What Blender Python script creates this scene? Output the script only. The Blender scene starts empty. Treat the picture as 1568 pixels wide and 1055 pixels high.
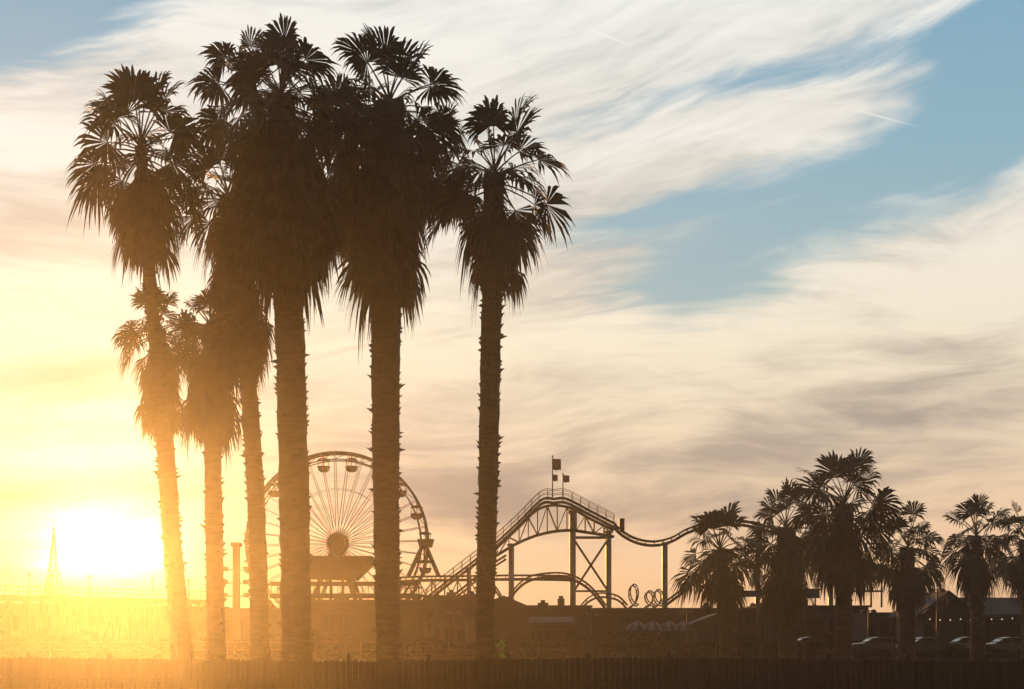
import bpy, math, random
from mathutils import Vector

# ---------------------------------------------------------------- basics
K = 0.72/1568.0          # tangent per picture unit for a 50 mm lens
CX, HY, CAMZ = 784.0, 970.0, 1.7
def P(px, py, d):
    return Vector(((px-CX)*K*d, d, CAMZ+(HY-py)*K*d))
def X(px, d): return (px-CX)*K*d
def Z(py, d): return CAMZ+(HY-py)*K*d

scene = bpy.context.scene
scene.view_settings.view_transform = 'Standard'
scene.view_settings.look = 'None'
scene.view_settings.exposure = 0
scene.view_settings.gamma = 1

SUN_AZ = math.atan((165-CX)*K)
SUN_EL = math.atan((HY-835)*K/math.sqrt(1+((165-CX)*K)**2))
SUN = Vector((math.sin(SUN_AZ)*math.cos(SUN_EL), math.cos(SUN_AZ)*math.cos(SUN_EL), math.sin(SUN_EL)))

# ---------------------------------------------------------------- mesh builder
class B:
    def __init__(s): s.v=[]; s.f=[]; s.m=[]
    def add(s, vs, fs, m=0):
        o=len(s.v); s.v.extend([tuple(v) for v in vs])
        for f in fs: s.f.append(tuple(i+o for i in f)); s.m.append(m)
    def box(s,x0,x1,y0,y1,z0,z1,m=0):
        s.add([(x0,y0,z0),(x1,y0,z0),(x1,y1,z0),(x0,y1,z0),(x0,y0,z1),(x1,y0,z1),(x1,y1,z1),(x0,y1,z1)],
              [(0,3,2,1),(4,5,6,7),(0,1,5,4),(1,2,6,5),(2,3,7,6),(3,0,4,7)],m)
    def tube(s,pts,r,n=6,m=0,cap=True):
        pts=[Vector(p) for p in pts]; N=len(pts)
        rr = r if isinstance(r,(list,tuple)) else [r]*N
        vs=[]; fs=[]
        for i,p in enumerate(pts):
            t=(pts[min(i+1,N-1)]-pts[max(i-1,0)])
            if t.length<1e-9: t=Vector((0,0,1))
            t.normalize()
            up=Vector((0,1,0)) if abs(t.y)<0.9 else Vector((1,0,0))
            a=t.cross(up).normalized(); b=t.cross(a)
            for j in range(n):
                q=2*math.pi*(j+0.5)/n
                vs.append(p+(a*math.cos(q)+b*math.sin(q))*rr[i])
        for i in range(N-1):
            for j in range(n):
                k=(j+1)%n
                fs.append((i*n+j,i*n+k,(i+1)*n+k,(i+1)*n+j))
        if cap:
            fs.append(tuple(range(n-1,-1,-1))); fs.append(tuple((N-1)*n+j for j in range(n)))
        s.add(vs,fs,m)
    def prism(s, prof, y0, y1, m=0):   # profile of (x,z), extruded along y
        n=len(prof)
        vs=[(x,y0,z) for x,z in prof]+[(x,y1,z) for x,z in prof]
        fs=[tuple(range(n)),tuple(range(2*n-1,n-1,-1))]+[(i,n+i,n+(i+1)%n,(i+1)%n) for i in range(n)]
        s.add(vs,fs,m)
    def obj(s,name,mats,smooth=False,parent=None):
        me=bpy.data.meshes.new(name); me.from_pydata(s.v,[],s.f)
        for m in mats: me.materials.append(m)
        me.polygons.foreach_set('material_index',s.m)
        if smooth: me.polygons.foreach_set('use_smooth',[True]*len(s.f))
        me.update()
        o=bpy.data.objects.new(name,me); scene.collection.objects.link(o)
        if parent: o.parent=parent
        return o

def catmull(pts, sub=6):
    pts=[Vector(p) for p in pts]; out=[]
    for i in range(len(pts)-1):
        p0=pts[max(i-1,0)];p1=pts[i];p2=pts[i+1];p3=pts[min(i+2,len(pts)-1)]
        for j in range(sub):
            t=j/sub
            out.append(0.5*((2*p1)+(p2-p0)*t+(2*p0-5*p1+4*p2-p3)*t*t+(3*p1-p0-3*p2+p3)*t**3))
    out.append(pts[-1]); return out

# ---------------------------------------------------------------- materials
def mat(name, c1, c2=None, scale=3.0, rough=0.8, bump=0.0, trans=0.0, metal=0.0, emit=None, es=0.0, detail=5, stretch=(1,1,1), spec=None):
    m=bpy.data.materials.new(name); m.use_nodes=True; nt=m.node_tree
    bs=nt.nodes['Principled BSDF']; out=nt.nodes['Material Output']
    bs.inputs['Roughness'].default_value=rough; bs.inputs['Metallic'].default_value=metal
    if rough>0.55: bs.inputs['Specular IOR Level'].default_value=0.12
    if spec is not None: bs.inputs['Specular IOR Level'].default_value=spec
    tc=nt.nodes.new('ShaderNodeTexCoord'); mp=nt.nodes.new('ShaderNodeMapping')
    mp.inputs['Scale'].default_value=stretch
    no=nt.nodes.new('ShaderNodeTexNoise'); no.inputs['Scale'].default_value=scale; no.inputs['Detail'].default_value=detail
    nt.links.new(tc.outputs['Object'],mp.inputs[0]); nt.links.new(mp.outputs[0],no.inputs['Vector'])
    cr=nt.nodes.new('ShaderNodeValToRGB'); c2=c2 or tuple(x*0.6 for x in c1)
    cr.color_ramp.elements[0].position=0.3; cr.color_ramp.elements[1].position=0.7
    cr.color_ramp.elements[0].color=(*c2,1); cr.color_ramp.elements[1].color=(*c1,1)
    nt.links.new(no.outputs['Fac'],cr.inputs[0]); nt.links.new(cr.outputs[0],bs.inputs['Base Color'])
    if bump:
        bp=nt.nodes.new('ShaderNodeBump'); bp.inputs['Strength'].default_value=bump; bp.inputs['Distance'].default_value=0.05
        nt.links.new(no.outputs['Fac'],bp.inputs['Height']); nt.links.new(bp.outputs[0],bs.inputs['Normal'])
    if emit:
        bs.inputs['Emission Color'].default_value=(*emit,1); bs.inputs['Emission Strength'].default_value=es
    if trans:
        tr=nt.nodes.new('ShaderNodeBsdfTranslucent'); nt.links.new(cr.outputs[0],tr.inputs[0])
        mx=nt.nodes.new('ShaderNodeMixShader'); mx.inputs[0].default_value=trans
        nt.links.new(bs.outputs[0],mx.inputs[1]); nt.links.new(tr.outputs[0],mx.inputs[2]); nt.links.new(mx.outputs[0],out.inputs[0])
    return m

M_green=mat('palm_leaf_green',(0.05,0.052,0.028),(0.03,0.032,0.018),2,0.7,trans=0.2,detail=2)
M_dead=mat('palm_leaf_dry',(0.08,0.057,0.036),(0.042,0.032,0.022),3,0.9,trans=0.12,detail=2)
M_bark=mat('palm_bark',(0.085,0.064,0.048),(0.038,0.03,0.025),2.5,0.95,bump=0.6,stretch=(1,1,5))
M_steel=mat('painted_steel_dark',(0.08,0.072,0.07),(0.05,0.045,0.045),1.0,0.6)
M_steelL=mat('painted_steel_pale',(0.26,0.27,0.29),(0.19,0.19,0.21),0.6,0.5)
M_pink=mat('wheel_led_tint_pink',(0.75,0.15,0.40),(0.6,0.2,0.3),0.5,0.5)  # pink LED light on the spokes, put into the base colour
M_teal=mat('wheel_led_tint_teal',(0.15,0.55,0.50),(0.2,0.5,0.4),0.5,0.5)  # green LED light on the spokes, put into the base colour
M_white=mat('white_paint',(0.6,0.55,0.55),(0.45,0.42,0.42),0.8,0.5)
M_canvas=mat('umbrella_canvas',(0.2,0.19,0.21),(0.14,0.14,0.15),0.8,0.8)
M_wood=mat('pier_timber',(0.09,0.065,0.05),(0.04,0.03,0.025),1.2,0.9,stretch=(1,1,0.3))
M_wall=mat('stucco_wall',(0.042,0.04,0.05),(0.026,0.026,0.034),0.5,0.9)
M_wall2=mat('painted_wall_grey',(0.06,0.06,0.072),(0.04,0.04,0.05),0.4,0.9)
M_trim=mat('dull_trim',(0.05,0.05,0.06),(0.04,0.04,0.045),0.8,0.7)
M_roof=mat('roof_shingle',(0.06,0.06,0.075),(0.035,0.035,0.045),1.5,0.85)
M_glass=mat('dark_glass',(0.03,0.035,0.04),(0.02,0.02,0.025),1,0.2)
M_flag=mat('flag_cloth',(0.10,0.06,0.07),(0.05,0.05,0.08),1.5,0.9,trans=0.3)
M_bulb=mat('light_bulb',(0.8,0.7,0.5),(0.8,0.7,0.5),1,0.5,emit=(1,0.75,0.5),es=1.0)
M_sign=mat('fluorescent_sign',(0.40,0.75,0.04),(0.35,0.7,0.04),1,0.5)
M_black=mat('rubber_black',(0.02,0.02,0.02),None,3,0.7)
M_blue=mat('blue_panel',(0.08,0.11,0.20),(0.06,0.08,0.15),0.6,0.6)

# ---------------------------------------------------------------- world
w=bpy.data.worlds.new("World"); scene.world=w; w.use_nodes=True
try: w.cycles.sampling_method='NONE'
except Exception as ex: print(ex)
nt=w.node_tree; nt.nodes.clear()
class E:
    def __init__(s,sock): s.s=sock
    def _op(s,op,*o,rev=False):
        n=nt.nodes.new('ShaderNodeMath'); n.operation=op
        a=[s]+list(o)
        if rev: a=[o[0],s]
        for i,q in enumerate(a):
            if isinstance(q,E): nt.links.new(q.s,n.inputs[i])
            else: n.inputs[i].default_value=q
        return E(n.outputs[0])
    def __add__(s,o): return s._op('ADD',o)
    __radd__=__add__
    def __sub__(s,o): return s._op('SUBTRACT',o)
    def __rsub__(s,o): return s._op('SUBTRACT',o,rev=True)
    def __mul__(s,o): return s._op('MULTIPLY',o)
    __rmul__=__mul__
    def __truediv__(s,o): return s._op('DIVIDE',o)
    def exp(s): return s._op('EXPONENT')
    def clamp(s):
        r=s._op('ADD',0.0); r.s.node.use_clamp=True; return r
def smooth(e,a,b,lo=0.0,hi=1.0):
    n=nt.nodes.new('ShaderNodeMapRange'); n.interpolation_type='SMOOTHSTEP'
    nt.links.new(e.s,n.inputs[0]); n.inputs[1].default_value=a; n.inputs[2].default_value=b
    n.inputs[3].default_value=lo; n.inputs[4].default_value=hi; return E(n.outputs[0])
def lin(e,a,b):
    n=nt.nodes.new('ShaderNodeMapRange'); nt.links.new(e.s,n.inputs[0]); n.inputs[1].default_value=a; n.inputs[2].default_value=b
    return E(n.outputs[0])
def comb(x,y,z=0.0):
    n=nt.nodes.new('ShaderNodeCombineXYZ')
    for i,q in enumerate((x,y,z)):
        if isinstance(q,E): nt.links.new(q.s,n.inputs[i])
        else: n.inputs[i].default_value=q
    return n.outputs[0]
def noise(vec,scale=1,detail=5,rough=0.5,dist=0.0):
    n=nt.nodes.new('ShaderNodeTexNoise'); nt.links.new(vec,n.inputs['Vector'])
    n.inputs['Scale'].default_value=scale; n.inputs['Detail'].default_value=detail
    n.inputs['Roughness'].default_value=rough; n.inputs['Distortion'].default_value=dist
    return E(n.outputs['Fac'])
def mixc(f,a,b,mode='MIX'):
    n=nt.nodes.new('ShaderNodeMix'); n.data_type='RGBA'; n.blend_type=mode
    if isinstance(f,E): nt.links.new(f.s,n.inputs[0])
    else: n.inputs[0].default_value=f
    for i,q in ((6,a),(7,b)):
        if isinstance(q,tuple): n.inputs[i].default_value=(*q,1)
        else: nt.links.new(q,n.inputs[i])
    return n.outputs[2]
def scalec(f,c):
    n=nt.nodes.new('ShaderNodeVectorMath'); n.operation='SCALE'
    if isinstance(c,tuple): n.inputs[0].default_value=c
    else: nt.links.new(c,n.inputs[0])
    if isinstance(f,E): nt.links.new(f.s,n.inputs['Scale'])
    else: n.inputs['Scale'].default_value=f
    return n.outputs[0]
def addc(a,b):
    n=nt.nodes.new('ShaderNodeVectorMath'); n.operation='ADD'
    nt.links.new(a,n.inputs[0]); nt.links.new(b,n.inputs[1]); return n.outputs[0]
tc=nt.nodes.new('ShaderNodeTexCoord')
nv=nt.nodes.new('ShaderNodeVectorMath'); nv.operation='NORMALIZE'; nt.links.new(tc.outputs['Generated'],nv.inputs[0])
sp=nt.nodes.new('ShaderNodeSeparateXYZ'); nt.links.new(nv.outputs[0],sp.inputs[0])
dx,dy,dz=E(sp.outputs[0]),E(sp.outputs[1]),E(sp.outputs[2])
az=dx._op('ARCTAN2',dy); el=dz._op('ARCSINE')
def ae(px,py):
    u=(px-CX)*K; v=(HY-py)*K
    return math.atan(u), math.atan(v/math.sqrt(1+u*u))
def ell(px,py,rx,ry,deg,A=None,Ee=None):
    a0,e0=ae(px,py); c,s_=math.cos(math.radians(deg)),math.sin(math.radians(deg))
    a=(A or az)-a0; e=(Ee or el)-e0
    p=(a*c+e*s_)*(1/(rx*K)); q=(e*c-a*s_)*(1/(ry*K))
    return ((p*p+q*q)*-1.0).exp()
wn=noise(comb(az*2.2,el*4.0,3.1),1.0,2)
wn2=noise(comb(az*8.0,el*16.0,7.7),1.0,3)
v=el*(1.0-az*0.55)+(wn-0.5)*0.13+(wn2-0.5)*0.022
A=lin(noise(comb(az*3.2,v*12.0,1.3),1.0,4,0.55,0.4),0.3,0.7)
S1=lin(noise(comb(az*4.6+el*3.0,v*30.0,5.2),1.0,5,0.6,0.7),0.3,0.7)
S2=lin(noise(comb(az*14.0+el*12.0,v*90.0,9.2),1.0,4,0.65,0.7),0.3,0.7)
Wa=az+(wn2-0.5)*0.10; We=el+(wn2-0.5)*0.05+(wn-0.5)*0.03
def eb(*a): return ell(*a,A=Wa,Ee=We)
blue=(eb(1575,75,170,100,12)*1.3+eb(1390,268,320,62,12)*1.2+eb(1130,425,180,64,13)*0.95+
      eb(1200,120,340,26,9)*0.80+ell(50,15,230,62,17)*1.7+eb(980,335,200,22,14)*0.7+eb(1500,180,150,45,20)*0.45)
bf=smooth(blue+(S1-0.5)*0.65+(A-0.5)*0.45+(S2-0.5)*0.30,0.20,1.15)
elc=el.clamp()
def ramp(e,stops):
    n=nt.nodes.new('ShaderNodeValToRGB'); cr=n.color_ramp
    nt.links.new(e.s,n.inputs[0])
    while len(cr.elements)<len(stops): cr.elements.new(0.5)
    for q,(p_,c) in zip(cr.elements,stops): q.position=p_; q.color=(*c,1)
    return n.outputs[0]
clear=ramp(elc,[(0.0,(0.72,0.43,0.22)),(0.10,(0.66,0.49,0.33)),(0.20,(0.38,0.48,0.48)),(0.32,(0.25,0.43,0.53)),(0.45,(0.18,0.36,0.52)),(1.0,(0.06,0.14,0.28))])
cloud=ramp(elc,[(0.0,(0.88,0.50,0.25)),(0.05,(0.84,0.54,0.33)),(0.11,(0.82,0.62,0.43)),(0.20,(0.87,0.77,0.60)),(0.30,(0.87,0.83,0.75)),(0.45,(0.85,0.86,0.83)),(1.0,(0.4,0.42,0.45))])
shade=ramp(elc,[(0.0,(0.58,0.36,0.23)),(0.09,(0.33,0.255,0.225)),(0.2,(0.48,0.395,0.32)),(0.32,(0.57,0.54,0.49)),(0.45,(0.52,0.56,0.57)),(1.0,(0.3,0.33,0.36))])
shf=smooth(S1*0.48+A*0.42+S2*0.20+eb(720,775,240,50,0)*0.40+eb(1400,640,300,40,8)*0.30+eb(1450,560,200,26,10)*0.22+eb(60,320,200,60,20)*0.30+eb(40,590,120,30,10)*0.3+eb(1000,770,200,25,3)*0.2-eb(1150,500,350,60,4)*0.12-eb(1100,860,400,50,0)*0.25-eb(150,480,400,60,0)*0.15,0.34,1.08)
cl=mixc(shf,cloud,shade)
base=mixc(bf,cl,clear)
con=ell(930,56,38,1.6,-19)+ell(1353,180,36,1.4,-18)
base=mixc((con*0.45).clamp(),base,(0.98,0.95,0.9))
gold=(ell(90,900,420,60,0)*0.75+eb(60,755,200,14,2)*0.5+eb(30,880,220,12,1)*0.3)
base=mixc(gold.clamp(),base,(0.85,0.42,0.10))
sky=nt.nodes.new('ShaderNodeTexSky'); sky.sky_type='NISHITA'; sky.sun_disc=False
sky.sun_elevation=SUN_EL; sky.sun_rotation=SUN_AZ % (2*math.pi); sky.altitude=0; sky.dust_density=1.0
nish=scalec(0.005,sky.outputs[0])
dt=nt.nodes.new('ShaderNodeVectorMath'); dt.operation='DOT_PRODUCT'; nt.links.new(nv.outputs[0],dt.inputs[0]); dt.inputs[1].default_value=SUN
ang=E(dt.outputs['Value'])._op('MINIMUM',0.999999)._op('ARCCOSINE')
strk=lin(S1*0.5+S2*0.5,0.15,0.85)*1.4+0.25
# the sun seen through streaky cloud: a flattened, uneven core
sa=Wa-SUN_AZ+0.004; se=(el+(wn2-0.5)*0.02-SUN_EL)*1.35
g0=(((sa*sa+se*se)._op('SQRT'))*(-1/0.0125)).exp()*(strk*0.9+0.15)*9.0
g1=(ang*(-1/0.055)).exp()*strk*0.70
g3=eb(150,690,190,26,3)*0.42+eb(120,625,170,20,-3)*0.36
g2=(ang*(-1/0.25)).exp()*0.14
tot=addc(addc(base,nish),addc(scalec(g0,(1.0,0.90,0.58)),addc(scalec(g1,(1.0,0.55,0.07)),addc(scalec(g3,(1.0,0.85,0.45)),scalec(g2,(1.0,0.78,0.42))))))
back=smooth(dy,-0.5,0.8,0.17,1.0)
below=smooth(dz,-0.03,0.0,0.25,1.0)
tot=scalec(back*below,tot)
bg=nt.nodes.new('ShaderNodeBackground'); nt.links.new(tot,bg.inputs[0]); bg.inputs[1].default_value=1.0
wo=nt.nodes.new('ShaderNodeOutputWorld'); nt.links.new(bg.outputs[0],wo.inputs[0])

# ---------------------------------------------------------------- sun + camera + added glow haze
ld=bpy.data.lights.new('sun','SUN'); ld.energy=5.0; ld.angle=math.radians(0.5); ld.color=(1,0.43,0.09)
lo=bpy.data.objects.new('sun',ld); scene.collection.objects.link(lo)
lo.rotation_euler=SUN.to_track_quat('Z','Y').to_euler(); lo.location=SUN*200
cd=bpy.data.cameras.new('camera'); cam=bpy.data.objects.new('camera',cd); scene.collection.objects.link(cam)
cam.location=(0,0,CAMZ); cam.rotation_euler=(math.pi/2,0,0); cd.lens=50; cd.sensor_width=36
cd.shift_y=(HY-527.5)/1568.0; cd.clip_end=20000; cd.clip_start=0.1
scene.camera=cam
def haze(name,dens,g,box):
    hm=bpy.data.materials.new(name+'_air'); hm.use_nodes=True; n_=hm.node_tree; n_.nodes.clear()
    vs=n_.nodes.new('ShaderNodeVolumeScatter'); vs.inputs['Density'].default_value=dens; vs.inputs['Anisotropy'].default_value=g
    vs.inputs['Color'].default_value=(1,0.97,0.93,1)
    mo=n_.nodes.new('ShaderNodeOutputMaterial'); n_.links.new(vs.outputs[0],mo.inputs['Volume'])
    b=B(); b.box(*box); b.obj(name,[hm])
haze('glow_haze',0.0005,0.88,(-60,60,-3,60,-0.5,34))  # scattering box added for the warm glare around the sun and near palms
haze('low_glow_haze',0.00045,0.88,(-45,45,-2,58,-0.4,4.2))  # second, low box added to strengthen the orange glow near the ground

# ---------------------------------------------------------------- ground
M_ground=mat('dark_ground',(0.045,0.04,0.036),(0.028,0.025,0.024),0.15,0.95,bump=0.3,detail=10,spec=0.0)
M_asph=mat('asphalt',(0.038,0.038,0.043),(0.024,0.024,0.028),0.6,0.95,bump=0.2,detail=10,spec=0.0)
M_line=mat('road_paint',(0.3,0.3,0.29),(0.18,0.18,0.18),2,0.8)
M_sea=mat('sea_water',(0.03,0.05,0.06),(0.02,0.03,0.04),0.1,0.15,bump=0.6)
b=B(); b.add([(-6000,-300,0),(6000,-300,0),(6000,9000,0),(-6000,9000,0)],[(0,1,2,3)]); b.obj('ground',[M_ground])
b=B(); b.add([(-6000,260,0.02),(6000,260,0.02),(6000,9000,0.02),(-6000,9000,0.02)],[(0,1,2,3)]); b.obj('sea',[M_sea])
b=B(); b.add([(-80,54,0.004),(120,54,0.004),(120,116,0.004),(-80,116,0.004)],[(0,1,2,3)]); b.obj('parking_lot',[M_asph])
b=B()
for i in range(50):
    x=-40+i*2.8; b.add([(x,96,0.008),(x+0.12,96,0.008),(x+0.12,101,0.008),(x,101,0.008)],[(0,1,2,3)])
b.obj('parking_lot_markings',[M_line])
b=B(); b.box(-80,120,53.7,54,0,0.13); b.obj('kerb',[mat('concrete_kerb',(0.10,0.10,0.10))])

# ---------------------------------------------------------------- palms
def leaf(b,p0,a_,e_,pet,fan,half,droop,nseg,R,m,join=0.66,hang=0.0):
    d=Vector((math.cos(e_)*math.cos(a_),math.cos(e_)*math.sin(a_),math.sin(e_)))
    sag=pet*R.uniform(0.10,0.30)*max(0.10,math.cos(e_))
    pts=[p0+d*pet*t-Vector((0,0,sag*t*t)) for t in (0,0.35,0.7,1)]
    b.tube(pts,[0.04,0.03,0.024,0.02],3,m,cap=False)
    a=(pts[3]-pts[2]).normalized(); a.z-=R.uniform(0.0,0.30)+hang; a.normalize()
    l=a.cross(Vector((0,0,1)))
    if l.length<0.15: l=Vector((-math.sin(a_),math.cos(a_),0))
    l.normalize(); n=l.cross(a).normalized()
    roll=R.uniform(-0.9,0.9); l2=l*math.cos(roll)+n*math.sin(roll); n=l2.cross(a).normalized(); l=l2
    c=pts[3]; st=2*half/nseg
    dd=droop*R.uniform(0.6,1.4)
    for i in range(nseg):
        if R.random()<0.03: continue
        th=-half+st*(i+0.5)+R.uniform(-0.2,0.2)*st
        L=fan*(1-0.22*(th/half)**2)*R.uniform(0.84,1.08)
        dr=(a*math.cos(th)+l*math.sin(th)+n*(0.25*abs(math.sin(th))+(0.05 if i%2 else -0.05))).normalized()
        sd=dr.cross(n).normalized()
        q=dd*R.uniform(0.6,1.5)*L
        def pt(r): 
            return c+dr*(L*r)-Vector((0,0,q*max(0,r-0.3)**2*1.9))
        w1=join*L*st*0.58; p1=pt(join); p2=pt(0.84); p3=pt(0.99)
        tw=R.uniform(0.35,0.7)
        b.add([c,p1-sd*w1,p1+sd*w1,p2-sd*w1*tw,p2+sd*w1*tw,p3+Vector((R.uniform(-.03,.03),R.uniform(-.03,.03),-R.uniform(0,.10)))],
              [(0,1,2),(1,3,4,2),(3,5,4)],m)

def palm(d,cx,cy,bx,Rp,sk,skr,wt,wb,ng,seed,mid=None,pw=None,lowest=-40):
    R=random.Random(seed); s=K*d; b=B()
    top=P(cx,cy,d); base=Vector((X(bx,d),d,0))
    def path(t):
        p=base.lerp(top,t)
        if pw: p.x=base.x+(top.x-base.x)*t**pw
        if mid is not None: p=p+Vector((mid*s*4*t*(1-t),0,0))
        return p
    H=top.z
    n=int(H/0.35); pts=[];rr=[]
    for i in range(n+1):
        t=i/n; pts.append(path(t)+Vector((R.uniform(-1,1)*0.012,0,0)))
        r=(wb*(1-t)+wt*t)*0.5*s; r*=1+0.35*math.exp(-t*H/0.5)+R.uniform(-0.045,0.045); rr.append(r)
    b.tube(pts,rr,14,2)
    for i in range(int(H*24)):     # old leaf bases
        t=R.random()**0.8; p=path(t); r=(wb*(1-t)+wt*t)*0.5*s
        a=R.uniform(0,2*math.pi); o=Vector((math.cos(a),math.sin(a),0)); sd=Vector((-o.y,o.x,0))
        L=R.uniform(0.05,0.15)*(1.0 if R.random()<0.9 else 1.9); ww=R.uniform(0.04,0.09); up=R.uniform(-0.03,0.14)
        q=p+o*(r*0.93)
        b.add([q-sd*ww-Vector((0,0,.07)),q+sd*ww-Vector((0,0,.07)),q+Vector((0,0,.06)),q+o*L+Vector((0,0,up))],[(0,1,3),(1,2,3),(2,0,3)],2)
    Rm=Rp*s; ga=2.39996
    for i in range(ng):
        f=(i+0.5)/ng
        e_=math.radians(80+(lowest-80)*f**0.85+R.uniform(-14,14))
        a_=i*ga+R.uniform(-0.4,0.4)
        pet=Rm*R.uniform(0.44,0.72); fan=Rm*R.uniform(0.38,0.52)
        p0=top+Vector((0,0,(0.25-0.8*f)*Rm*0.35))
        leaf(b,p0,a_,e_,pet,fan,math.radians(R.uniform(90,130)),0.2+0.5*f,28,R,0,hang=0.6*max(0,f-0.35))
    skm=sk*s; sr=skr*s      # skirt of dead leaves hanging round the trunk
    z0=0.26*Rm; z1=max(z0+0.15*skm,skm-1.35*sr)
    nd=int(30+(z1-z0)*28*max(1,skr/55))
    for i in range(nd):
        f=(i+0.5)/nd
        p=top-Vector((0,0,z0+(z1-z0)*f))
        t=p.z/H; pp=path(min(1,max(0,t))); p=Vector((pp.x,pp.y,p.z))
        a_=i*ga+R.uniform(-0.4,0.4)
        e_=-math.radians(44+R.uniform(-12,16))
        k_=R.uniform(0.70,1.20)*(0.82+0.3*math.sin(f*7+seed))
        hg=R.uniform(1.0,2.6)
        if R.random()<0.07: hg=0.2; k_*=1.1
        leaf(b,p,a_,e_,sr*0.85*k_,sr*0.80*R.uniform(0.85,1.2),math.radians(R.uniform(38,75)),0.8,14,R,1,hang=hg)
        if R.random()<0.12:
            q=p+Vector((math.cos(a_),math.sin(a_),-0.9))*sr*0.7
            b.tube([q,q+Vector((R.uniform(-.1,.1),0,-.4)),q+Vector((R.uniform(-.2,.2),0,-R.uniform(.5,.9)))],0.012,3,1,cap=False)
    return b.obj('fan_palm_tree',[M_green,M_dead,M_bark])

#     d   cx  cy   bx   R   sk  skr wt wb  ng seed
palm(47, 215,225, 288, 122,172, 46, 16,26, 38, 1, mid=-4)
palm(50, 240,505, 279,  74,150, 36, 26,28, 30, 2)
palm(46, 322,500, 332,  66,172, 46, 24,28, 28, 3)
palm(49, 348,300, 397,  90,285, 44, 24,28, 32, 4, mid=14)
palm(44, 430,150, 455, 112,295, 78, 44,46, 38, 5, mid=4)
palm(51, 512,210, 599,  88,240, 48, 18,22, 28, 6, pw=6)
palm(45, 596,160, 597, 122,305, 62, 50,36, 38, 7, mid=-6)
palm(46, 757,268, 741, 122,172, 42, 33,28, 34, 8)
palm(50, 664,235, 600,  78, 90, 32, 16,18, 22, 9, pw=7)
palm(49, 385,140, 456,  94,210, 50, 18,20, 28, 10, pw=5)
# lower palms by the car park
palm(66,1102,842,1118,  76, 72, 32, 22,26, 32, 21)
palm(70,1203,808,1207,  72,128, 36, 26,28, 32, 22)
palm(62,1293,772,1291,  96,130, 42, 24,26, 36, 23)
palm(72,1389,838,1388,  70, 88, 30, 22,26, 30, 24)
palm(68,1495,820,1498,  68, 98, 24, 14,24, 30, 25)
palm(70,1572,828,1578,  62, 78, 30, 22,24, 28, 26)

# ---------------------------------------------------------------- ferris wheel
def wheel():
    d=200; s=K*d; C=P(517,832,d); Rw=138*s; b=B()
    N=40
    def ring(r,yo,tr,m,n=80):
        b.tube([C+Vector((r*math.cos(2*math.pi*i/n),yo,r*math.sin(2*math.pi*i/n))) for i in range(n+1)],tr,5,m,cap=False)
    for yo in (-1.0,1.0):
        ring(Rw,yo,0.19,0); ring(Rw*0.925,yo,0.09,0); ring(Rw*0.60,yo,0.035,1); ring(Rw*0.10,yo,0.22,0,30)
    for i in range(N):
        a=2*math.pi*i/N+0.03; ca,sa=math.cos(a),math.sin(a)
        mm=(1,2,1,2,3,1,2,1)[i%8]
        for yo in (-1,1):
            b.tube([C+Vector((0.06*Rw*ca,yo*1.6,0.06*Rw*sa)),C+Vector((Rw*ca,yo,Rw*sa))],0.065,4,mm)
        b.tube([C+Vector((Rw*ca,-1,Rw*sa)),C+Vector((Rw*ca,1,Rw*sa))],0.07,4,0)
        a2=a+2*math.pi/N
        b.tube([C+Vector((Rw*ca,-1,Rw*sa)),C+Vector((Rw*.925*math.cos(a2),-1,Rw*.925*math.sin(a2)))],0.05,4,0)
    hub=[C+Vector((0,y,0)) for y in (-2.2,-1.9,1.9,2.2)]
    b.tube(hub,[0.8,1.2,1.2,0.8],20,0)
    for yo in (-2.6,2.6):
        for sx in (-1,1):
            b.tube([C+Vector((0,yo,0)),Vector((C.x+sx*5.2,d+yo*1.7,0))],0.32,8,0)
        b.tube([Vector((C.x-3.2,d+yo*1.4,C.z*0.42)),Vector((C.x+3.2,d+yo*1.4,C.z*0.42))],0.15,6,0)
    for i in range(20):
        a=2*math.pi*(i+0.5)/20; p=C+Vector((Rw*0.985*math.cos(a),0,Rw*0.985*math.sin(a)))
        b.tube([p-Vector((0,0.9,0)),p+Vector((0,0.9,0))],0.08,5,0)
        z=p.z-0.55
        b.tube([(p.x,0+d,z+0.28),(p.x,d,z+0.1),(p.x,d,z-0.12)],[0.1,0.7,0.98],10,0)
        b.tube([(p.x,d,z-1.75),(p.x,d,z-1.55),(p.x,d,z-1.0),(p.x,d,z-0.95)],[0.45,0.75,0.92,0.95],10,0)
        for sx in (-.7,.7):
            b.tube([(p.x+sx,d,z-0.1),(p.x+sx,d,z-1.0)],0.05,4,0)
        b.tube([(p.x,d,p.z),(p.x,d,z-1.5)],0.06,4,0)
    b.obj('ferris_wheel',[M_steel,M_white,M_pink,M_teal])
wheel()

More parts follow.
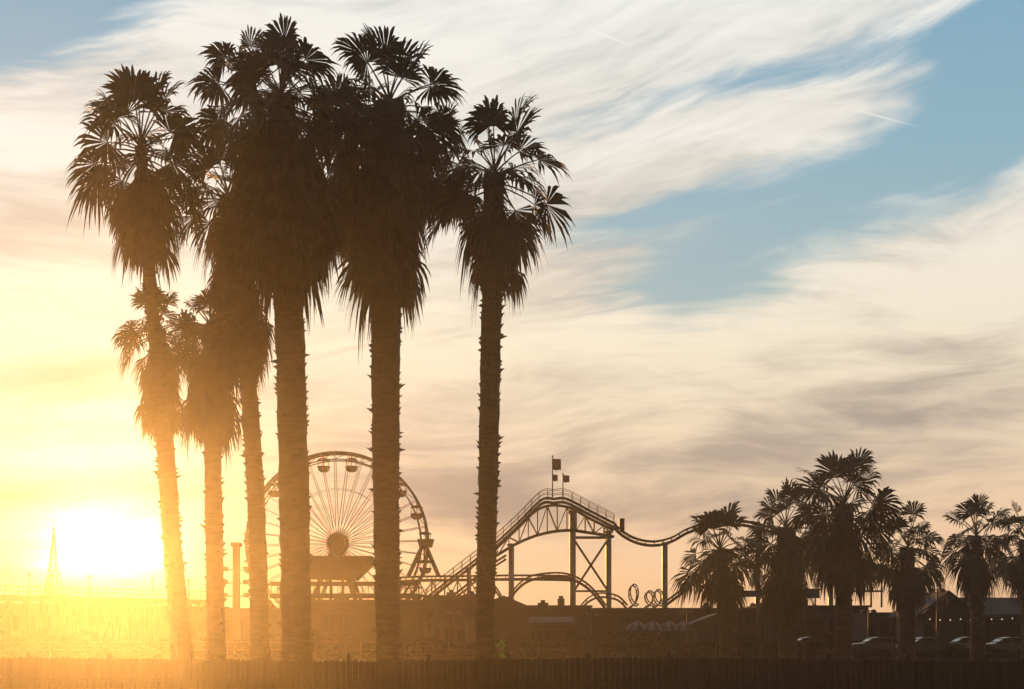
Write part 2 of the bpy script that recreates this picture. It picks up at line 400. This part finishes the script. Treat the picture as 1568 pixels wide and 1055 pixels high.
# ---------------------------------------------------------------- roller coaster
def coaster():
    d=190; s=K*d; b=B()
    def track(px,dy0=0.0,rr=0.13,spine=0.22,sub=6,hand=False,ties=1.1):
        pts=catmull([P(x,y,d)+Vector((0,dy0,0)) for i,(x,y) in enumerate(px)],sub)
        L=Vector((0,0.65,0)); dn=Vector((0,0,-0.55))
        b.tube([p-L for p in pts],rr,5,0); b.tube([p+L for p in pts],rr,5,0)
        if spine: b.tube([p+dn for p in pts],spine,6,0)
        acc=0
        for i in range(1,len(pts)):
            acc+=(pts[i]-pts[i-1]).length
            if acc>ties:
                acc=0; p=pts[i]
                b.tube([p-L,p+dn],0.06,4,0); b.tube([p+L,p+dn],0.06,4,0); b.tube([p-L*1.5,p+L*1.5],0.06,4,0)
                if hand:
                    for q in (-1.5,1.5): b.tube([p+L*q,p+L*q+Vector((0,0,1.15))],0.045,4,0)
        if hand:
            for q in (-1.5,1.5):
                for hz in (0.6,1.15): b.tube([p+L*q+Vector((0,0,hz)) for p in pts],0.045,4,0)
        return pts
    track([(640,925),(690,886),(742,846),(790,803),(828,766),(848,764)],hand=True,sub=12)
    track([(848,764),(868,764),(905,783),(940,801)],hand=True,sub=12)
    track([(940,801),(952,813),(975,825),(1002,829),(1028,823),(1052,810),(1078,802),(1110,797),(1150,800),(1200,815),(1260,845),(1320,862),(1360,866)],sub=8)
    up=catmull([P(x,y,d) for x,y in [(748,852),(790,812),(828,778),(868,776),(905,795),(940,812)]],8)
    lo_=catmull([P(x,y,d) for x,y in [(752,856),(790,833),(828,818),(868,812),(905,816),(940,822)]],8)
    for q in (-0.8,0.8):
        o=Vector((0,q,0))
        b.tube([p+o for p in lo_],0.16,5,0); b.tube([p+o for p in up],0.12,5,0)
        for i in range(0,len(up)-3,3):
            b.tube([up[i]+o,lo_[i]+o],0.09,4,0); 
            b.tube([(lo_[i] if i%2 else up[i])+o,(up[i+3] if i%2 else lo_[i+3])+o],0.08,4,0)
    def col(x,y,w=8,dy=0,base=0.0):
        p=P(x,y,d)+Vector((0,dy,0)); b.tube([(p.x,p.y,base),(p.x,p.y,p.z-w*s*0.6),p],[w*s/2,w*s/2,w*s*0.3],8,1)
        b.tube([(p.x,p.y,p.z-0.35),(p.x,p.y,p.z-0.1)],[w*s*0.8,w*s*0.8],8,1)
    for x,y,w_ in ((783,832,9),(877,780,10),(932,812,9),(1018,830,9),(1272,872,8),(1160,812,8),(718,868,7)): col(x,y,w_)
    for x,y,w_ in ((783,838,6),(877,822,6),(932,822,6)): col(x,y,w_,3.2)
    def ln(a,c,r=0.13,dy=0,m=0): b.tube([P(*a,d)+Vector((0,dy,0)),P(*c,d)+Vector((0,dy,0))],r,5,m)
    ln((877,823),(932,823),0.2); ln((879,826),(931,905),0.16); ln((931,826),(879,905),0.16)
    ln((877,905),(932,905),0.14)
    track([(590,884),(640,881),(720,880),(800,879),(870,880),(888,883)],dy0=4,sub=6,rr=0.12)
    track([(770,930),(790,900),(812,884),(845,879),(872,882),(900,898),(925,928)],dy0=-4,rr=0.10,spine=0.2)
    track([(735,882),(752,892),(765,908),(775,930)],dy0=-2,spine=0.15)
    track([(885,930),(897,917),(915,910),(940,914),(955,928)],dy0=-6,spine=0.15,rr=0.09)
    track([(1022,922),(1045,905),(1068,886),(1090,868),(1130,850)],dy0=5)
    track([(655,935),(700,905),(745,868),(775,848)],dy0=3,spine=0.15)
    for cx_,w_,h_ in ((966,9,32),(990,9,22),(1003,9,24)):
        pp=[P(cx_+w_*math.sin(t),930-h_*(0.5+0.5*math.cos(t))*1.0,d)+Vector((0,-3+2*t,0)) for t in [(-math.pi+2*math.pi*i/24) for i in range(25)]]
        b.tube(pp,0.10,5,0); b.tube([p+Vector((0.3,0.9,0.25)) for p in pp],0.09,5,0)
        for i in range(0,25,2): b.tube([pp[i],pp[i]+Vector((0.3,0.9,0.25))],0.05,4,0)
    for i in range(7):
        x=600+i*20; yt=884
        ln((x,yt),(x,945),0.10,2); ln((x,yt+4),(x+20,930),0.08,2); ln((x+20,yt+4),(x,930),0.07,2)
    ln((590,912),(740,912),0.14,2)
    ln((652,832),(628,884),0.3,-3); ln((652,832),(674,884),0.3,-3); ln((640,862),(664,862),0.2,-3); ln((652,832),(652,884),0.12,-3)
    b.tube([P(652,838,187),P(652,826,187)],[0.9,1.2],8,0)
    for yy in (866,884,905): ln((1300,yy),(1352,yy),0.14)
    for xx in (1302,1318,1334,1350): ln((xx,862),(xx,930),0.13)
    for xx in (1302,1318,1334): ln((xx,866),(xx+16,884),0.08); ln((xx+16,884),(xx,905),0.08)
    p=P(952,798,d); b.box(p.x-0.35,p.x+0.35,d-.4,d+.4,p.z-1.3,p.z+.35,0)
    b.obj('roller_coaster',[M_steel,M_steelL])
coaster()

def flag(px,ptop,pbot,flags):
    d=190; b=B(); b.tube([P(px,pbot,d),P(px,ptop,d)],[0.1,0.06],6,0)
    for (w_,y0,y1) in flags:
        n=10; vs=[];fs=[]
        for i in range(n+1):
            t=i/n; xx=px+w_*t; yy=math.sin(t*6)*0.35*t
            for y in (y0+1.5*t,y1+3.0*t+math.sin(t*5)):
                q=P(xx,y,d); vs.append((q.x,q.y+yy,q.z))
        for i in range(n): fs.append((2*i,2*i+2,2*i+3,2*i+1))
        b.add(vs,fs,1)
    b.tube([P(px,ptop,d),P(px,ptop,d)+Vector((0,0,0.25))],[0.14,0.05],6,0)
    b.obj('flag_pole',[M_steel,M_flag])
flag(846,700,766,[(13,702,718),(8,726,735)])
flag(862,727,766,[(10,727,737)])

# ---------------------------------------------------------------- wheel boarding station
def station():
    d=180;b=B()
    q=[(X(468,d),Z(858,d)),(X(476,d),Z(853,d)),(X(572,d),Z(853,d)),(X(578,d),Z(856,d)),(X(545,d),Z(888,d)),(X(472,d),Z(886,d))]
    b.prism(q,d-3,d+3,0)
    for x in (474,492,510,528,546): b.tube([(X(x,d),d-2.5,0),(X(x,d),d-2.5,Z(885,d))],0.16,6,0)
    for x in (430,452,575,596): b.tube([(X(x,d),d,0),(X(x,d),d,Z(892,d))],0.18,6,0)
    b.box(X(415,d),X(640,d),d-1,d+1,Z(897,d),Z(891,d),0)
    b.box(X(415,d),X(640,d),d-1.2,d+1,Z(916,d),Z(909,d),0)
    for i in range(24):
        x=X(418+i*9.2,d); b.tube([(x,d-1.1,Z(909,d)),(x,d-1.1,Z(897,d))],0.05,4,0)
    b.obj('boarding_station',[M_wall])
station()

b=B(); d=150
b.tube([(X(362,d),d,0),(X(362,d),d,Z(838,d)),(X(362,d),d,Z(836,d)),(X(362,d),d,Z(831,d))],[0.42,0.40,0.62,0.62],10,0)
for y in (872,892,912,940):
    b.box(X(346,d),X(378,d),d-.1,d+.1,Z(y+1.5,d),Z(y,d),0)
    for x in (346,378): b.tube([(X(x,d),d-.3,Z(y+3,d)),(X(x,d),d-.3,Z(y-4,d))],[0.28,0.34],8,0)
b.obj('floodlight_tower',[M_steel])

# ---------------------------------------------------------------- timber pier, left
def pier():
    b=B(); p0=(X(-260,138),138); p1=(X(340,176),176); zt=5.75; n=44
    dirv=Vector((p1[0]-p0[0],p1[1]-p0[1],0)); L=dirv.length; dirv.normalize(); nr=Vector((-dirv.y,dirv.x,0))
    def at(t,off=0,z=0): return Vector((p0[0],p0[1],0))+dirv*(t*L)+nr*off+Vector((0,0,z))
    def slab(o0,o1,z0,z1,m=0):
        c=[at(0,o0,z0),at(1,o0,z0),at(1,o1,z0),at(0,o1,z0),at(0,o0,z1),at(1,o0,z1),at(1,o1,z1),at(0,o1,z1)]
        b.add(c,[(0,3,2,1),(4,5,6,7),(0,1,5,4),(1,2,6,5),(2,3,7,6),(3,0,4,7)],m)
    slab(0,9,zt-0.35,zt); slab(-0.15,0.0,zt-0.6,zt+0.1); slab(-0.02,0.08,zt+1.05,zt+1.15); slab(0.0,0.05,zt+0.5,zt+0.58)
    R=random.Random(4)
    for i in range(n*2+1):
        t=i/(n*2); b.tube([at(t,0.03,zt),at(t,0.03,zt+1.1)],0.06,4)
    for i in range(n//2+1):
        t=i/(n//2)
        for off in (0.6,4.5,8.4):
            b.tube([at(t,off,-0.2),at(t+R.uniform(-.001,.001),off,zt-0.3)],0.2,7)
        if i<n//2 and i%2==0:
            t2=(i+1)/(n//2)
            b.tube([at(t,0.5,0.3),at(t2,0.5,zt-0.5)],0.1,4); b.tube([at(t2,0.6,0.3),at(t,0.6,zt-0.5)],0.1,4)
    b.obj('timber_pier',[M_wood])
    for t in (0.46,0.52,0.62,0.80,0.91):
        q=B(); a=at(t,1,zt)
        q.tube([a,a+Vector((0,0,2.2))],[0.09,0.05],6); q.tube([a+Vector((0,0,2.2)),a+Vector((0,0,2.4)),a+Vector((0,0,2.6))],[0.10,0.18,0.08],8)
        q.obj('pier_lamp',[M_steel])
pier()
b=B(); d=152; base=Z(912,d); tip=Z(808,d); xc=X(82,d)
for sx in (-1,1):
    for sy in (-1,1): b.tube([(xc+sx*.85,d+sy*.8,base),(xc+sx*.32,d+sy*.3,base+(tip-base)*.45),(xc+sx*.04,d,tip)],[.09,.07,.05],4)
for i in range(10):
    t=i/11; w_=.85*(1-t)**1.15; w2=.85*(1-(t+1/11))**1.15; z0=base+(tip-base)*t; z1=base+(tip-base)*(t+1/11)
    b.tube([(xc-w_,d-w_,z0),(xc+w2,d-w2,z1)],.05,4); b.tube([(xc+w_,d-w_,z0),(xc-w2,d-w2,z1)],.05,4); b.tube([(xc-w_,d-w_,z0),(xc+w_,d-w_,z0)],.05,4)
b.tube([(xc,d,tip),(xc,d,tip+1.0)],.03,4)
b.box(xc-1.1,xc+1.1,d-1.1,d+1.1,5.4,base+0.1)
b.obj('lattice_mast',[M_steel])

# ---------------------------------------------------------------- pier-side buildings
def building(name,x0,x1,top,d,depth=9,wall=M_wall,roof='flat',nwin=6,ridge=None,bulbs=False,storey=1):
    b=B(); xa,xb=X(x0,d),X(x1,d); zt=Z(top,d)
    b.box(xa,xb,d,d+depth,0,zt,0)
    if roof=='flat':
        b.box(xa-.15,xb+.15,d-.15,d+depth+.15,zt,zt+.22,1)
    elif roof=='gable':
        zr=Z(ridge,d); xm=(xa+xb)/2
        b.prism([(xa-.6,zt-.25),(xm,zr),(xb+.6,zt-.25),(xb+.6,zt-.05),(xm,zr+.22),(xa-.6,zt-.05)],d-.5,d+depth+.5,1)
        b.prism([(xa,zt),(xb,zt),(xm,zr-.05)],d+.02,d+.3,0)
    elif roof=='side':
        zr=Z(ridge,d); ym=d+depth/2
        b.add([(xa-.4,d-.6,zt-.1),(xb+.4,d-.6,zt-.1),(xb+.4,ym,zr),(xa-.4,ym,zr),(xa-.4,d+depth+.6,zt-.1),(xb+.4,d+depth+.6,zt-.1)],
              [(0,1,2,3),(3,2,5,4),(0,3,4),(1,5,2),(0,4,5,1)],1)
        b.box(xa-.4,xb+.4,d-.68,d-.6,zt-.3,zt-.05,3)
    nst=storey; hh=zt/nst; R=random.Random(int(x0))
    for sI in range(nst):
        for i in range(nwin):
            cx_=xa+(xb-xa)*(i+.5)/nwin; ww=(xb-xa)/nwin*R.uniform(.18,.36); z0=sI*hh+hh*.38; z1=sI*hh+hh*.74
            if R.random()<.25 and sI==0: z0=0.05
            if R.random()<.35: continue
            b.box(cx_-ww,cx_+ww,d-.03,d+.05,z0,z1,2)
            b.box(cx_-ww-.08,cx_+ww+.08,d-.07,d-.031,z1,z1+.10,3)
            b.box(cx_-.04,cx_+.04,d-.06,d-.031,z0,z1,3)
    if bulbs:
        n=int((xb-xa)/0.9)
        for i in range(n):
            x=xa+(i+.5)*(xb-xa)/n; z=zt-.42-0.10*math.sin(i*math.pi/3)**2
            b.tube([(x,d-.8,z-.06),(x,d-.8,z),(x,d-.8,z+.06)],[.02,.07,.02],6,4)
        b.tube([(xa,d-.8,zt-.33),(xb,d-.8,zt-.33)],.02,4,2)
    return b.obj(name,[wall,M_roof,M_glass,M_trim,M_bulb])
building('dark_pier_backdrop',-300,-20,924,190,nwin=9,wall=M_wall)  # dark mass added behind the pier to block bright sky under the deck
building('dark_pier_backdrop',-20,190,926,192,nwin=8,wall=M_wall2)
building('dark_pier_backdrop',190,330,930,194,nwin=6,wall=M_wall)
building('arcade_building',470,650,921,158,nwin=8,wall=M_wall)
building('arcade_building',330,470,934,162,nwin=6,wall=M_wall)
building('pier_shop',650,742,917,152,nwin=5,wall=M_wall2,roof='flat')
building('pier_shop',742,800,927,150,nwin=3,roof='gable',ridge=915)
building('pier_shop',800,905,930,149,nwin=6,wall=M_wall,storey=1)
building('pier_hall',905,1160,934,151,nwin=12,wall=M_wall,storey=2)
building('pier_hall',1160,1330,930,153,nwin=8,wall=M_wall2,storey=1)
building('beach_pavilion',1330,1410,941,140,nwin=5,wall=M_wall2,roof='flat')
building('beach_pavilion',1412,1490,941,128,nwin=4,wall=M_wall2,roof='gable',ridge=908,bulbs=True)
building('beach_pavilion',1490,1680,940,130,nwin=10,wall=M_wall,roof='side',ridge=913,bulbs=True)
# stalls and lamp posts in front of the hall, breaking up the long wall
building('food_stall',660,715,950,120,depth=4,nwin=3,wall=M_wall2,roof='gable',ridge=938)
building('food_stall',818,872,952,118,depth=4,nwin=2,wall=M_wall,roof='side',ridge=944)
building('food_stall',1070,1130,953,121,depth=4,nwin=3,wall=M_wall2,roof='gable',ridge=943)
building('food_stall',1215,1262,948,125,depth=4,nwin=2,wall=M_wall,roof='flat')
R=random.Random(9)
for x,y,d in ((690,917,154),(722,917,154),(832,930,152),(860,930,152),(1120,934,154),(1085,934,154),(1190,930,155),(1235,930,155),(600,921,160),(520,921,160),(400,934,164)):
    b=B(); xa=X(x,d); z=Z(y,d)+.22; h=R.uniform(.3,.8); w_=R.uniform(.3,.8)
    b.box(xa-w_,xa+w_,d+1,d+3,z,z+h,0); b.tube([(xa,d+2,z+h),(xa,d+2,z+h+.3)],[.25,.25],10,0); b.box(xa-w_-.05,xa+w_+.05,d+.95,d+3.05,z+h*.8,z+h*.86,1)
    b.obj('rooftop_vent',[M_wall2,M_steel])
for x0,x1,y0,y1,d in ((948,1010,966,977,118),(1195,1255,902,916,158),(1130,1168,905,914,158)):
    b=B(); b.box(X(x0,d),X(x1,d),d-.1,d+.1,Z(y1,d),Z(y0,d),0)
    b.box(X(x0,d)-.1,X(x1,d)+.1,d-.14,d-.102,Z(y0,d)-.12,Z(y0,d)+.05,1)
    for xx in (x0+6,x1-6): b.tube([(X(xx,d),d+.2,0),(X(xx,d),d+.2,Z(y1,d)+.2)],.09,6,2)
    b.obj('billboard',[M_blue,M_trim,M_steel])
for x in (975,1000,1025,1048):
    d=122; b=B(); xc=X(x,d); n=12; zt=Z(951,d); vs=[(xc,d,zt)]; fs=[]
    prof=[(0.35,.12),(0.75,.42),(0.95,.85)]
    for r,dz_ in prof:
        for j in range(n): vs.append((xc+r*math.cos(2*math.pi*j/n),d+r*math.sin(2*math.pi*j/n),zt-dz_))
    for j in range(n): b.add([vs[0],vs[1+j],vs[1+(j+1)%n]],[(0,1,2)],j%2)
    for k in range(2):
        for j in range(n):
            a0=1+k*n; q=(j+1)%n; b.add([vs[a0+j],vs[a0+q],vs[a0+n+q],vs[a0+n+j]],[(0,1,2,3)],j%2)
    b.tube([(xc,d,0),(xc,d,zt+.1)],.04,6,2); b.tube([(xc,d,0),(xc,d,.12)],[.4,.35],10,2)
    b.obj('patio_umbrella',[M_canvas,M_wall2,M_steel])

# ---------------------------------------------------------------- cars
def car(px,d,col,flip=1,L=4.5,H=1.45):
    b=B(); x=X(px,d); 
    low=[(x+flip*a*L/4.5,z) for a,z in [(-2.2,.35),(-2.25,.7),(-2.1,.92),(-1.25,1.0),(1.45,1.04),(2.1,.98),(2.24,.75),(2.22,.35)]]
    b.prism(low,d-.88,d+.88,0)
    cab=[(x+flip*a*L/4.5,z) for a,z in [(-1.2,1.0),(-.6,1.36),(-.1,H-.03),(.75,H-.05),(1.4,1.04)]]
    b.prism(cab,d-.72,d+.72,1)
    roof=[(x+flip*a*L/4.5,z) for a,z in [(-.66,1.36),(-.1,H),(.78,H-.02),(.95,H-.12),(.7,H-.08),(-.1,H-.06)]]
    b.prism(roof,d-.74,d+.74,0)
    for a in (-.12,.82): b.box(x+flip*a-.035,x+flip*a+.035,d-.735,d-.722,1.0,H-.1,0)
    for a in (-1.4,1.42):
        for y in (-.9,.7): b.tube([(x+flip*a,d+y,.33),(x+flip*a,d+y+.2,.33)],.33,16,2)
        b.tube([(x+flip*a,d-.91,.33),(x+flip*a,d-.9,.33)],.19,12,3)
    b.box(min(x+flip*2.2,x+flip*2.27),max(x+flip*2.2,x+flip*2.27),d-.8,d-.4,.66,.82,3)
    o=b.obj('parked_car',[col,M_glass,M_black,M_steelL])
    bv=o.modifiers.new('bev','BEVEL'); bv.width=.04; bv.segments=2
cols=[mat('car_paint_silver',(.10,.105,.12),(.09,.095,.11),1,.35),mat('car_paint_black',(.02,.02,.025),(.02,.02,.02),1,.35),
      mat('car_paint_white',(.22,.22,.23),(.2,.2,.21),1,.35),mat('car_paint_grey',(.05,.05,.06),(.045,.045,.05),1,.35)]
for i,(px,d,f) in enumerate([(1345,104,1),(1425,100,-1),(1482,112,1),(1545,101,1),(1600,106,-1),(1240,108,1)]):
    car(px,d,cols[(0,3,2,0,1,3)[i]],f)

for px,top,d in ((1435,903,105),(1375,915,118),(1330,935,112),(1160,925,120),(905,940,110),(1052,936,113),(695,938,112)):
    b=B(); x=X(px,d); zt=Z(top,d)
    b.tube([(x,d,0),(x,d,.5),(x,d,zt)],[.16,.09,.06],8); b.tube([(x-.4,d,zt),(x+.4,d,zt)],.04,5)
    for q in (-.4,.4):
        b.tube([(x+q,d,zt+.1),(x+q,d,zt-.05),(x+q,d,zt-.2)],[.1,.24,.18],10)
    b.obj('street_lamp',[M_steel])

b=B(); d=62; x=X(768,d); 
b.tube([(x,d+.05,0),(x,d+.05,Z(984,d))],.04,6,1)
zc=Z(988,d); h=.22
b.add([(x-h,d-.02,zc),(x,d-.02,zc-h),(x+h,d-.02,zc),(x,d-.02,zc+h),(x-h,d,zc),(x,d,zc-h),(x+h,d,zc),(x,d,zc+h)],[(0,1,2,3),(7,6,5,4),(0,4,5,1),(1,5,6,2),(2,6,7,3),(3,7,4,0)],0)
b.box(x-.11,x+.11,d-.02,d,zc-.52,zc-.30,0)
b.tube([(x,d-.03,zc+.10),(x,d-.03,zc+.14)],.03,8,2); b.box(x-.025,x+.025,d-.035,d-.022,zc-.04,zc+.08,2)
b.tube([(x,d-.03,zc-.04),(x-.06,d-.03,zc-.14)],.015,4,2); b.tube([(x,d-.03,zc-.04),(x+.06,d-.03,zc-.14)],.015,4,2)
b.obj('pedestrian_crossing_sign',[M_sign,M_steel,M_black])

b=B(); d=84
xa,xb=X(-60,d),X(1640,d); n=int((xb-xa)/2.6)
for i in range(n+1):
    x=xa+i*(xb-xa)/n; b.tube([(x,d,0),(x,d,1.25)],.05,6)
for z in (.25,.75,1.2): b.tube([(xa,d,z),(xb,d,z)],.03,5)
b.obj('rail_fence',[M_wood])
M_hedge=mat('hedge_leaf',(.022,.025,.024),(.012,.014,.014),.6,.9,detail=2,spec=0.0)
def hedge(d0,x0,x1,hf,n,th,seed,s0=.06,s1=.14):
    b=B(); R=random.Random(seed)
    for i in range(n):
        x=R.uniform(X(x0,d0),X(x1,d0)); H=max(.2,hf(x)); z=H*R.random()**.6; y=d0+R.uniform(-th,th)*(1-.4*z/H)
        s_=R.uniform(s0,s1); a=Vector((R.gauss(0,1),R.gauss(0,1),R.gauss(0,1))).normalized(); c=a.orthogonal().normalized()*s_*.5; a*=s_
        p=Vector((x,y,z)); b.add([p-a,p+c,p+a,p-c],[(0,1,2,3)])
    b.obj('hedge',[M_hedge])
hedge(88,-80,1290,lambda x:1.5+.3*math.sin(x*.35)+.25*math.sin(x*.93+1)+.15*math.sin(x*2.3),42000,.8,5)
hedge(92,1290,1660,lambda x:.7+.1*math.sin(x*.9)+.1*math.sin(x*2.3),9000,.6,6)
# board fence added as a stand-in for the dark, shapeless foreground strip
M_board=mat('weathered_board',(.05,.046,.048),(.028,.026,.028),1.5,.95,detail=4,stretch=(3,1,.4),spec=0.0)
b=B(); d=42.6; R=random.Random(12); x=X(-80,d); xe=X(1650,d)
while x<xe:
    ww=R.uniform(.13,.17); h=.93+.05*math.sin(x*.31)+R.uniform(-.025,.025); yy=R.uniform(-.008,.008)
    b.prism([(x,0),(x+ww,0),(x+ww,h-.02),(x+ww*.5,h+.02),(x,h-.02)],d-.012+yy,d+.012+yy,0)
    x+=ww+R.uniform(.008,.025)
x=X(-80,d)
while x<xe:
    b.box(x-.06,x+.06,d+.075,d+.19,0,1.04,0); b.prism([(x-.08,1.04),(x+.08,1.04),(x,1.12)],d+.055,d+.21,0); x+=2.4
for z in (.22,.74): b.box(X(-80,d),xe,d+.026,d+.074,z,z+.09,0)
b.obj('dark_stand_in_fence',[M_board])
print('faces', sum(len(o.data.polygons) for o in scene.objects if o.type=='MESH'))
